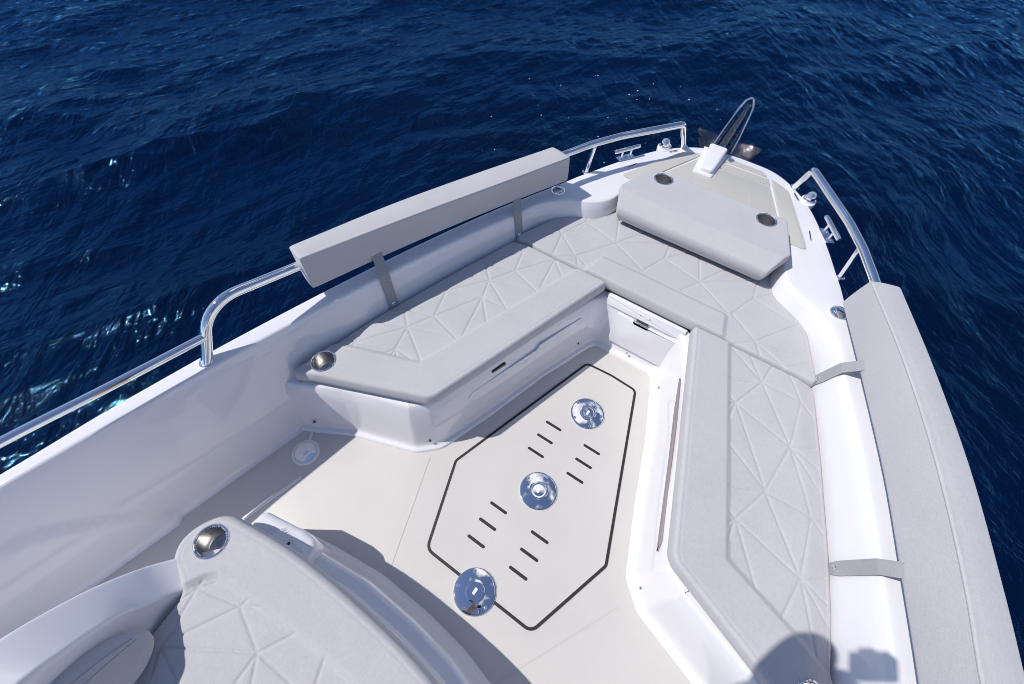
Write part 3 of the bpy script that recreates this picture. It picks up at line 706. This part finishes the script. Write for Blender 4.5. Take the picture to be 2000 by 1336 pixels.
# aft sun pad
t = empty('sun_pad', (-.2, -1.3, .345), 'grey quilted aft pad with rounded front band, cup holder in its corner, partly in shade', 'cushion')
ao = [(-.716, -1.205), (-.80, -1.175), (-.836, -1.13), (-.838, -1.075), (-.808, -1.01), (-.772, -.983), (-.70, -.968), (-.55, -.945), (-.40, -.934), (-.23, -.932), (-.03, -.938), (.12, -.955), (.30, -.99), (.5, -1.05), (.7, -1.15), (.7, -1.95), (-.60, -1.95), (-.645, -1.6), (-.665, -1.44), (-.685, -1.33)]
ap_ = [(-.75, -1.25), (-.708, -1.178), (-.682, -1.133), (-.655, -1.113), (-.52, -1.099), (-.335, -1.079), (-.136, -1.069), (.05, -1.075), (.25, -1.12), (.5, -1.2), (.8, -1.4), (.8, -2.1), (-.9, -2.1), (-.9, -1.3)]
cushion('padded_top', catmull(ao, 5, True), flat(.425), .08, M['fab'], t, r=.024, holes=[(-.752, -1.067, .0455)], panel=catmull(ap_, 3, True), quilt=QA, step=.015, stitch=.026)
cup_holder(t, (-.752, -1.067, .424), r=.0485)
# back pillow against the shell
g = Geo(); rows = []
A0 = np.array([-.660, -1.297, .478]); A1 = np.array([-.630, -1.62, .59]); 
for u in np.linspace(0, 1, 34):
    k = min(1, .30 + 1.15*math.sqrt(max(0, u*1.25))) if u < .4 else 1.
    k = math.sin(min(1, u/.42)*PI/2)**.55 if u > 0 else .02
    c = A0 + (A1 - A0)*u; hgt = .090*k; th = .045*k
    lean = np.array([-.052, -.012, .09]); lean /= np.linalg.norm(lean); ac = np.array([.85, .12, .5]); ac /= np.linalg.norm(ac)
    ring = []
    for a in np.linspace(0, 2*PI, 41)[:-1]:
        ca, sa = math.cos(a), math.sin(a)
        ring.append(c + lean*(hgt*math.copysign(abs(ca)**.7, ca)) + ac*(th*math.copysign(abs(sa)**.8, sa)))
    rows.append(ring)
g.add([p for r_ in rows for p in r_], grid_faces(len(rows), 40, closed_c=True))
pl = g.make('back_pillow', M['fab'], None); tag(pl, 'dark shaded grey pillow leaning inside the white curved shell', 'pillow')
g = Geo(); 
for a in (.62, .74):
    k = int(round(a/(2*PI)*40)); 
for k in (6, 8):
    tube(g, [np.array(r_[k])*1. for r_ in rows[2:]], .0012, 6)
g.make('pillow_seam', M['fabdark'], pl)

# ------------------------------------------------------------------ bolsters on the rails
BL = dict(B=[(-1.155, -.210, .588), (-1.037, .238, .560), (-.895, .689, .535), (-.722, 1.170, .510)], R=[(-1.164, -.204, .755), (-1.012, .241, .735), (-.869, .652, .712), (-.706, 1.118, .690)], O=[(-1.258, -.180, .750), (-1.130, .275, .732), (-.990, .700, .710), (-.828, 1.150, .688)])
BR = dict(B=[(1.19, -.62, .615), (1.117, -.227, .582), (1.056, .035, .567), (.988, .314, .552), (.899, .624, .532), (.732, 1.150, .503)], R=[(1.215, -.61, .775), (1.135, -.220, .755), (1.098, -.012, .748), (1.012, .343, .735), (.891, .726, .715), (.742, 1.113, .690)], O=[(1.31, -.58, .775), (1.228, -.170, .755), (1.190, .030, .745), (1.105, .375, .735), (.985, .765, .715), (.852, 1.150, .690)])
def bolster(D, label, straps):
    B, R_, O = [catmull(D[k], 14) for k in 'BRO']; n = len(B)
    top = empty('backrest_bolster', tuple(R_[n//2] - np.array([0, 0, .1])), label, 'backrest', 'backrest bolsters on the rails')
    rows = []
    def ring(b, r, o, sh=0.):
        q = b + (o - r)*.80 + np.array([0, 0, .012]); ctr = (b + r + o + q)/4; C4 = [b, r, o, q]; out = []
        rad = [.016, .006, .009, .02]
        for i in range(4):
            p, a, c_ = C4[i], C4[i-1], C4[(i+1) % 4]; u = (a - p)/np.linalg.norm(a - p); w = (c_ - p)/np.linalg.norm(c_ - p)
            s0, s1 = p + u*rad[i], p + w*rad[i]
            for k in range(6):
                tt = k/5; out.append((1-tt)**2*s0 + 2*tt*(1-tt)*p + tt**2*s1)
            e0, e1 = s1, c_ + (p - c_)/np.linalg.norm(p - c_)*rad[(i+1) % 4]
            up = np.cross(e1 - e0, R_[-1] - R_[0]); up /= np.linalg.norm(up)
            if up @ ((e0+e1)/2 - ctr) < 0: up = -up
            for k in range(1, 10):
                tt = k/10; h = .0025*math.sin(PI*tt)
                L_ = np.linalg.norm(e1 - e0)
                if i == 1: h -= .0012*math.exp(-((tt*L_ - .008)/.004)**2)
                if i == 0: h -= .0008*math.exp(-(((1-tt)*L_ - .005)/.004)**2)
                out.append(e0 + (e1 - e0)*tt + up*h)
        out = np.array(out)
        if sh: out = ctr + (out - ctr)*sh
        return out
    T = tangents((B + R_ + O)/3)
    rows.append(ring(B[0], R_[0], O[0], .80) - T[0]*.002); rows.append(ring(B[0], R_[0], O[0], .95) - T[0]*.001); rows.append(ring(B[0], R_[0], O[0], .985) + T[0]*.004); rows.append(ring(B[0], R_[0], O[0]) + T[0]*.014)
    for k in range(1, n-1): rows.append(ring(B[k], R_[k], O[k]))
    rows.append(ring(B[-1], R_[-1], O[-1]) - T[-1]*.014); rows.append(ring(B[-1], R_[-1], O[-1], .985) - T[-1]*.004); rows.append(ring(B[-1], R_[-1], O[-1], .95) + T[-1]*.001); rows.append(ring(B[-1], R_[-1], O[-1], .80) + T[-1]*.002)
    m = len(rows[0]); V = [p for r_ in rows for p in r_]; F = grid_faces(len(rows), m, closed_c=True)
    F.append(tuple(range(m))); F.append(tuple((len(rows)-1)*m + k for k in range(m)))
    bb = mesh('bolster_body', V, F, M['fab'], top, True, 50)
    for ix in (15,):
        gg = Geo(); tube(gg, [r_[ix] for r_ in rows[3:-3]], .0014, 6); gg.make('stitching', M['fabdark'], bb)
    for (sn, dn, kn, tp, wd) in straps:
        sn, tp = np.array(sn), np.array(tp); dn = np.array(dn, float); dn /= np.linalg.norm(dn)
        kn = np.array(kn); top_ = tp + (tp - kn)/np.linalg.norm(tp - kn)*.03; low_ = sn - (kn - sn)/np.linalg.norm(kn - sn)*.022
        Pp = densify(arc_path([tuple(low_), tuple(kn) + (.02,), tuple(top_)], 6), .03); Tt = tangents(Pp)
        w = np.array(wd, float); w /= np.linalg.norm(w); gg = Geo(); hw = .0235; Vs = []
        for k in range(len(Pp)):
            ww = w - (w @ Tt[k])*Tt[k]; ww /= np.linalg.norm(ww); nn = np.cross(Tt[k], ww)
            if nn @ dn < 0: nn = -nn
            if k == 1: n_sn = nn
            h_ = hw - (.005 if k == 0 else 0)
            for x_, z_ in ((-h_, 0), (-h_, .003), (-h_*.8, .0036), (-h_*.78, .003), (h_*.78, .003), (h_*.8, .0036), (h_, .003), (h_, 0)):
                Vs.append(Pp[k] + ww*x_ + nn*(z_ + .004))
        nn = n_sn
        gg.add(Vs, grid_faces(len(Pp), 8, closed_c=True)); F0 = tuple(range(8)); gg.F.append(F0)
        st = gg.make('strap', M['fabdark'], top, sharp=40)
        gg = Geo(); lathe(gg, [(.0105, -.002), (.0105, .003), (.0085, .0048), (.005, .005), (.004, .0035), (0, .0035)], sn + nn*.0085, nn, 22); gg.make('snap', M['chrome'], st, sharp=50)
bolster(BL, 'long grey bolster on the shaded rail, its near end open to the curved rail tube', [((-1.000, .036, .374), (1, -.3, .4), (-1.030, .052, .528), (-1.078, .078, .600), (-.3, -.95, 0)), ((-.785, .785, .372), (1, -.4, .4), (-.812, .805, .490), (-.858, .850, .560), (-.35, -.9, 0))])
bolster(BR, 'long grey bolster on the sunny rail, running out of the bottom corner of the photo', [((1.000, .036, .374), (-1, -.3, .4), (1.030, .038, .528), (1.078, .040, .605), (.3, -.95, 0)), ((.785, .785, .372), (-1, -.4, .4), (.812, .787, .490), (.868, .785, .570), (.35, -.9, 0))])

# ------------------------------------------------------------------ anchor on the bow roller
an = empty('anchor', (-.135, 2.15, .45), 'polished steel anchor with wide flukes stowed over the very tip of the bow', 'anchor')
g = Geo()
sh0, sh1 = np.array([-.135, 2.05, .475]), np.array([-.132, 2.50, .575])
def bar(geo, p, q, w, h, w1=None, h1=None, bev=.003):
    p, q = np.array(p, float), np.array(q, float); u = (q-p)/np.linalg.norm(q-p); s = np.cross(u, [0, 0, 1.]); s /= np.linalg.norm(s); v = np.cross(s, u)
    w1 = w if w1 is None else w1; h1 = h if h1 is None else h1; V = []
    for c_, ww, hh in ((p, w*.8, h*.8), (p + u*bev, w, h), (q - u*bev, w1, h1), (q, w1*.8, h1*.8)):
        for a, b in ((-1, -.6), (-.6, -1), (.6, -1), (1, -.6), (1, .6), (.6, 1), (-.6, 1), (-1, .6)): V.append(c_ + s*a*ww/2 + v*b*hh/2)
    geo.add(V, grid_faces(4, 8, closed_c=True) + [tuple(range(8))[::-1], tuple(range(24, 32))])
bar(g, sh0, sh1, .042, .06, .028, .04); g.make('shank', M['anchor'], an, sharp=30)
g = Geo()   # hoop round the shank's far end
hoop = arc_path([(-.192, 2.10, .470), (-.186, 2.28, .515, .05), (-.172, 2.42, .585, .03), (-.160, 2.48, .612, .01), (-.128, 2.525, .622, .012), (-.100, 2.475, .585, .01), (-.092, 2.40, .548, .03), (-.080, 2.26, .485, .05), (-.075, 2.12, .455)], 6)
tube(g, densify(hoop, .03), .0065, 10); g.make('roll_bar', M['chrome'], an)
for s in (-1, 1):
    g = Geo(); cx_ = -.128
    UP = catmull([(cx_ + s*.045, 2.26, .452), (cx_ + s*.09, 2.28, .452), (cx_ + s*.15, 2.265, .466), (cx_ + s*.205, 2.235, .480)], 6)
    LO = catmull([(cx_ + s*.045, 2.13, .402), (cx_ + s*.10, 2.14, .395), (cx_ + s*.165, 2.17, .420), (cx_ + s*.207, 2.225, .472)], 6)
    V = []
    for a, b in zip(UP, LO):
        m_ = (a + b)/2 + np.array([0, .004, -.020])
        V += [a, m_, b, b + np.array([0, .004, -.009]), m_ + np.array([0, .004, -.012]), a + np.array([0, .006, -.008])]
    g.add(V, grid_faces(len(UP), 6, closed_c=True) + [tuple(range(6)), tuple(len(V) - 6 + k for k in range(6))]); g.make('fluke', M['anchor'], an, sharp=40)
g = Geo()
for s in (-1, 1):
    bar(g, (-.132 + s*.040, 2.06, .455), (-.130 + s*.036, 2.38, .520), .007, .07, .007, .035)
bar(g, (-.175, 2.16, .43), (-.095, 2.16, .43), .05, .03); rl = g.make('bow_roller', M['anchor'], boat, sharp=30)
for y_ in (2.12, 2.20, 2.28):
    g = Geo(); zz = .445 + (y_-2.1)*.2; q_ = (-.180, y_, zz); r_ = (-.084, y_, zz)
    tube(g, [q_, (-.174, y_, zz), (-.172, y_, zz), (-.092, y_, zz), (-.090, y_, zz), r_], [.008, .008, .012, .012, .008, .008], 14); g.make('roller_pin', M['darkst'], rl, sharp=40)

# ------------------------------------------------------------------ the photographer (outside the frame; throws the shadow at the bottom right)
def skin_body(name, nodes, edges, mats, matfn, parent=None):
    me = bpy.data.meshes.new(name); me.from_pydata([n[0] for n in nodes], edges, []); o = bpy.data.objects.new(name, me); COL.objects.link(o)
    md = o.modifiers.new('skin', 'SKIN'); md.use_smooth_shade = True
    for i, n in enumerate(nodes):
        r_ = n[1] if isinstance(n[1], tuple) else (n[1], n[1]); me.skin_vertices[0].data[i].radius = r_
    me.skin_vertices[0].data[0].use_root = True
    sb = o.modifiers.new('sub', 'SUBSURF'); sb.levels = 2; sb.render_levels = 2
    dg = bpy.context.evaluated_depsgraph_get(); m2 = bpy.data.meshes.new_from_object(o.evaluated_get(dg)); bpy.data.objects.remove(o)
    o = bpy.data.objects.new(name, m2); m2.materials.clear()
    for m_ in mats: m2.materials.append(m_)
    for p in m2.polygons: p.use_smooth = True; p.material_index = matfn(p.center)
    return link(o, parent)
nd = [((.02, -1.36, 1.30), (.14, .11))]; ed = []
def chain(start, pts):
    k = start
    for p, r_ in pts: nd.append((p, r_)); ed.append((k, len(nd)-1)); k = len(nd)-1
    return k
ch = chain(0, [((.015, -1.33, 1.50), (.15, .11)), ((.005, -1.25, 1.70), (.16, .11)), ((-.005, -1.12, 1.83), (.065, .065)), ((-.012, -1.0, 1.92), (.06, .06)), ((.012, -.89, 1.99), (.058, .070)), ((.012, -.885, 2.06), (.056, .068)), ((.012, -.90, 2.10), (.033, .042))])
chest = 2
for s, hand in ((-1, (.115, -.865, 1.97)), (1, (.245, -.865, 2.0))):
    el = (-.10, -1.20, 1.46) if s < 0 else (.29, -1.00, 1.78)
    k = chain(chest, [((s*.17, -1.22, 1.74), .058), (tuple(np.array((s*.19, -1.21, 1.73))*.4 + np.array(el)*.6), .048), (el, .042), (tuple(np.array(el)*.4 + np.array(hand)*.6), .036), (hand, .040)])
    h0 = np.array(hand)
    for f in range(4): chain(k, [(tuple(h0 + np.array([-s*.02 - f*.002, -.02 + .002*f, .05 - .022*f])), .0095), (tuple(h0 + np.array([-s*.045, -.025, .05 - .022*f])), .0085)])
    chain(k, [(tuple(h0 + np.array([0, -.03, -.03])), .010), (tuple(h0 + np.array([-s*.03, -.035, -.03])), .009)])
for s in (-1, 1):
    chain(0, [((.02 + s*.095, -1.37, 1.18), .095), ((.02 + s*.115, -1.37, .85), .065), ((.02 + s*.12, -1.39, .62), .056), ((.02 + s*.12, -1.40, .46), .042), ((.02 + s*.125, -1.35, .435), .04), ((.02 + s*.135, -1.25, .428), (.03, .022))])
person = skin_body('person', nd, ed, [M['skin'], M['shirt'], M['shorts'], M['hair']], lambda c: 2 if .80 < c.z < 1.34 else (1 if 1.34 <= c.z < 1.80 and abs(c.x) < .27 and c.y < -1.1 else (3 if c.z > 2.06 or (c.z > 1.96 and c.y < -.97) else 0)))
tag(person, 'person standing on the aft pad behind the view, raising a camera in both hands', 'person')
g = Geo(); Fv = np.array([-.29298, .491449, -.820147]); Rv = np.array([.82907, .557845, .038105]); Uv = np.cross(Rv, Fv); Rm = np.stack([Rv, Uv, -Fv], 1)
cc = np.array([.161, -.79394, 1.99005]) - Fv*.045
box(g, cc + Rv*.0, (.115, .066, .034), .006, Rm); box(g, cc + Uv*.036 - Rv*.01, (.045, .02, .03), .004, Rm); tube(g, [cc - Fv*.0, cc + Fv*.03], .026, 20); cam_o = g.make('camera', M['black'], None, sharp=40); tag(cam_o, 'black camera held up in the hands of the standing person', 'camera')

# ------------------------------------------------------------------ sea
me = bpy.data.meshes.new('sea'); me.from_pydata([(0, 0, 0), (1, 0, 0), (0, 1, 0)], [], [(0, 1, 2)]); sea = bpy.data.objects.new('sea', me)
link(sea); sea.location = (0, 0, SEA_Z); tag(sea, kind='structure')
oc = sea.modifiers.new('waves', 'OCEAN'); oc.geometry_mode = 'GENERATE'; oc.spatial_size = 26; oc.resolution = 25; oc.viewport_resolution = 25
oc.repeat_x = 1; oc.repeat_y = 1; oc.wave_scale = OC['scale']; oc.wave_scale_min = .01; oc.choppiness = OC['chop']; oc.wind_velocity = OC['wind']; oc.wave_alignment = OC['align']
oc.wave_direction = OC['dir']; oc.damping = .3; oc.random_seed = OC['seed']; oc.time = 3.; oc.depth = 200
dg = bpy.context.evaluated_depsgraph_get(); dg.update(); m2 = bpy.data.meshes.new_from_object(sea.evaluated_get(dg))
sea.modifiers.clear(); sea.data = m2; m2.materials.clear(); m2.materials.append(M['sea'])
co = np.empty(len(m2.vertices)*3, np.float32); m2.vertices.foreach_get('co', co); co = co.reshape(-1, 3)
lo, hi = co.min(0), co.max(0); print('sea', lo, hi, len(co))
cx, cy = (lo[0]+hi[0])/2, (lo[1]+hi[1])/2; co[:, 0] += OC['cx'] - cx; co[:, 1] += OC['cy'] - cy
m2.vertices.foreach_set('co', co.ravel()); m2.update()
for p in m2.polygons: p.use_smooth = True
x0, x1, y0, y1 = co[:, 0].min()+.6, co[:, 0].max()-.6, co[:, 1].min()+.6, co[:, 1].max()-.6
g = Geo(); B_ = 3000
ring_in = [(x0, y0), (x1, y0), (x1, y1), (x0, y1)]; ring_out = [(-B_, -B_), (B_, -B_), (B_, B_), (-B_, B_)]
g.add([(x, y, SEA_Z - .06) for x, y in ring_in] + [(x, y, SEA_Z - .06) for x, y in ring_out], [(k, (k+1) % 4, 4 + (k+1) % 4, 4 + k) for k in range(4)])
ds = g.make('open_sea', M['sea'], None, smooth=False); tag(ds, kind='structure')
# foam flecks drifting off the bow
g = Geo()
for k in range(70):
    a = RNG.normal(); x = -1.5 + .7*RNG.normal() - .2*a; y = 3.2 + 1.3*RNG.normal()
    r_ = abs(RNG.normal())*.004 + .003
    i = np.argmin((co[:, 0]-x)**2 + (co[:, 1]-y)**2); z = SEA_Z + co[i, 2]
    if abs(x) < .9 and y < 2.2: continue
    V = [(x + r_*math.cos(t)*RNG.uniform(.7, 1.3), y + r_*math.sin(t)*RNG.uniform(.7, 1.3), z + .001) for t in np.linspace(0, 2*PI, 9)[:-1]] + [(x, y, z + r_*.4)]
    g.add(V, [(q, (q+1) % 8, 8) for q in range(8)])
fo = g.make('sea_foam', M['foam'], None); tag(fo, kind='stuff')

# ------------------------------------------------------------------ light, sky, camera
w = bpy.data.worlds.new('World'); scene.world = w; w.use_nodes = True; nt = w.node_tree
bg = nt.nodes['Background']; bg.inputs['Strength'].default_value = SKY
sky = nt.nodes.new('ShaderNodeTexSky'); sky.sky_type = 'NISHITA'; sky.sun_disc = False
S = np.array(SUN_DIR, float); S /= np.linalg.norm(S)            # direction the light travels
to = -S; elev = math.asin(to[2]); az = math.atan2(to[0], to[1])
sky.sun_elevation = elev; sky.sun_rotation = az; sky.altitude = 0; sky.air_density = 1.; sky.dust_density = .1; sky.ozone_density = 2.0
tc = nt.nodes.new('ShaderNodeTexCoord'); mp = nt.nodes.new('ShaderNodeMapping'); mp.inputs['Scale'].default_value = (1, 1, 1.6); mp.inputs['Location'].default_value = CLOUD_OFF
nz = nt.nodes.new('ShaderNodeTexNoise'); nz.inputs['Scale'].default_value = CLOUD_SC; nz.inputs['Detail'].default_value = 9; nz.inputs['Roughness'].default_value = .58; nz.inputs['Distortion'].default_value = .3
cr = nt.nodes.new('ShaderNodeValToRGB'); cr.color_ramp.elements[0].position = CLOUD[0]; cr.color_ramp.elements[1].position = CLOUD[1]
mx = nt.nodes.new('ShaderNodeMixRGB'); mx.inputs[2].default_value = CLOUD_COL
nt.links.new(tc.outputs['Generated'], mp.inputs['Vector']); nt.links.new(mp.outputs[0], nz.inputs['Vector']); nrm = nt.nodes.new('ShaderNodeVectorMath'); nrm.operation = 'DOT_PRODUCT'; nrm.inputs[1].default_value = CLOUD_DIR
nt.links.new(tc.outputs['Generated'], nrm.inputs[0])
rg = nt.nodes.new('ShaderNodeMapRange'); rg.interpolation_type = 'SMOOTHSTEP'; rg.inputs[1].default_value = .80; rg.inputs[2].default_value = .99; rg.inputs[3].default_value = 0.; rg.inputs[4].default_value = CLOUD_BIAS
nt.links.new(nrm.outputs['Value'], rg.inputs[0]); ad = nt.nodes.new('ShaderNodeMath'); ad.operation = 'ADD'
nt.links.new(nz.outputs['Fac'], ad.inputs[0]); nt.links.new(rg.outputs[0], ad.inputs[1]); nt.links.new(ad.outputs[0], cr.inputs['Fac'])
nt.links.new(cr.outputs['Color'], mx.inputs[0]); ti = nt.nodes.new('ShaderNodeMixRGB'); ti.blend_type = 'MULTIPLY'; ti.inputs[0].default_value = 1.; ti.inputs[2].default_value = SKY_TINT
nt.links.new(sky.outputs['Color'], ti.inputs[1]); nt.links.new(ti.outputs[0], mx.inputs[1]); nt.links.new(mx.outputs[0], bg.inputs['Color'])
sl = bpy.data.lights.new('sun', 'SUN'); sl.energy = SUN; sl.angle = math.radians(.53); sl.color = (1., .965, .91)
so = bpy.data.objects.new('sun', sl); link(so); so.rotation_euler = mathutils.Vector(S).to_track_quat('-Z', 'Y').to_euler(); so.location = (-4, -3, 8)

cd = bpy.data.cameras.new('view'); cam = bpy.data.objects.new('view', cd); link(cam)
cd.sensor_width = 36; cd.lens = .8599*18*1.0 * 2000/2000 * 1.0; cd.lens = .8599*1000/2000*36; cd.clip_start = .02; cd.clip_end = 8000
cam.matrix_world = mathutils.Matrix(((.82907, -.476241, .29298, .161), (.557845, .668795, -.491449, -.79394), (.038105, .570883, .820147, 1.99005), (0, 0, 0, 1)))
scene.camera = cam
scene.view_settings.view_transform = 'Standard'; scene.view_settings.look = 'None'; scene.view_settings.exposure = EXPOSURE; scene.view_settings.gamma = 1
scene.render.engine = 'CYCLES'; scene.cycles.max_bounces = 10; scene.cycles.diffuse_bounces = 8; scene.cycles.sample_clamp_indirect = 6
scene.cycles.use_denoising = True; scene.cycles.filter_width = .9
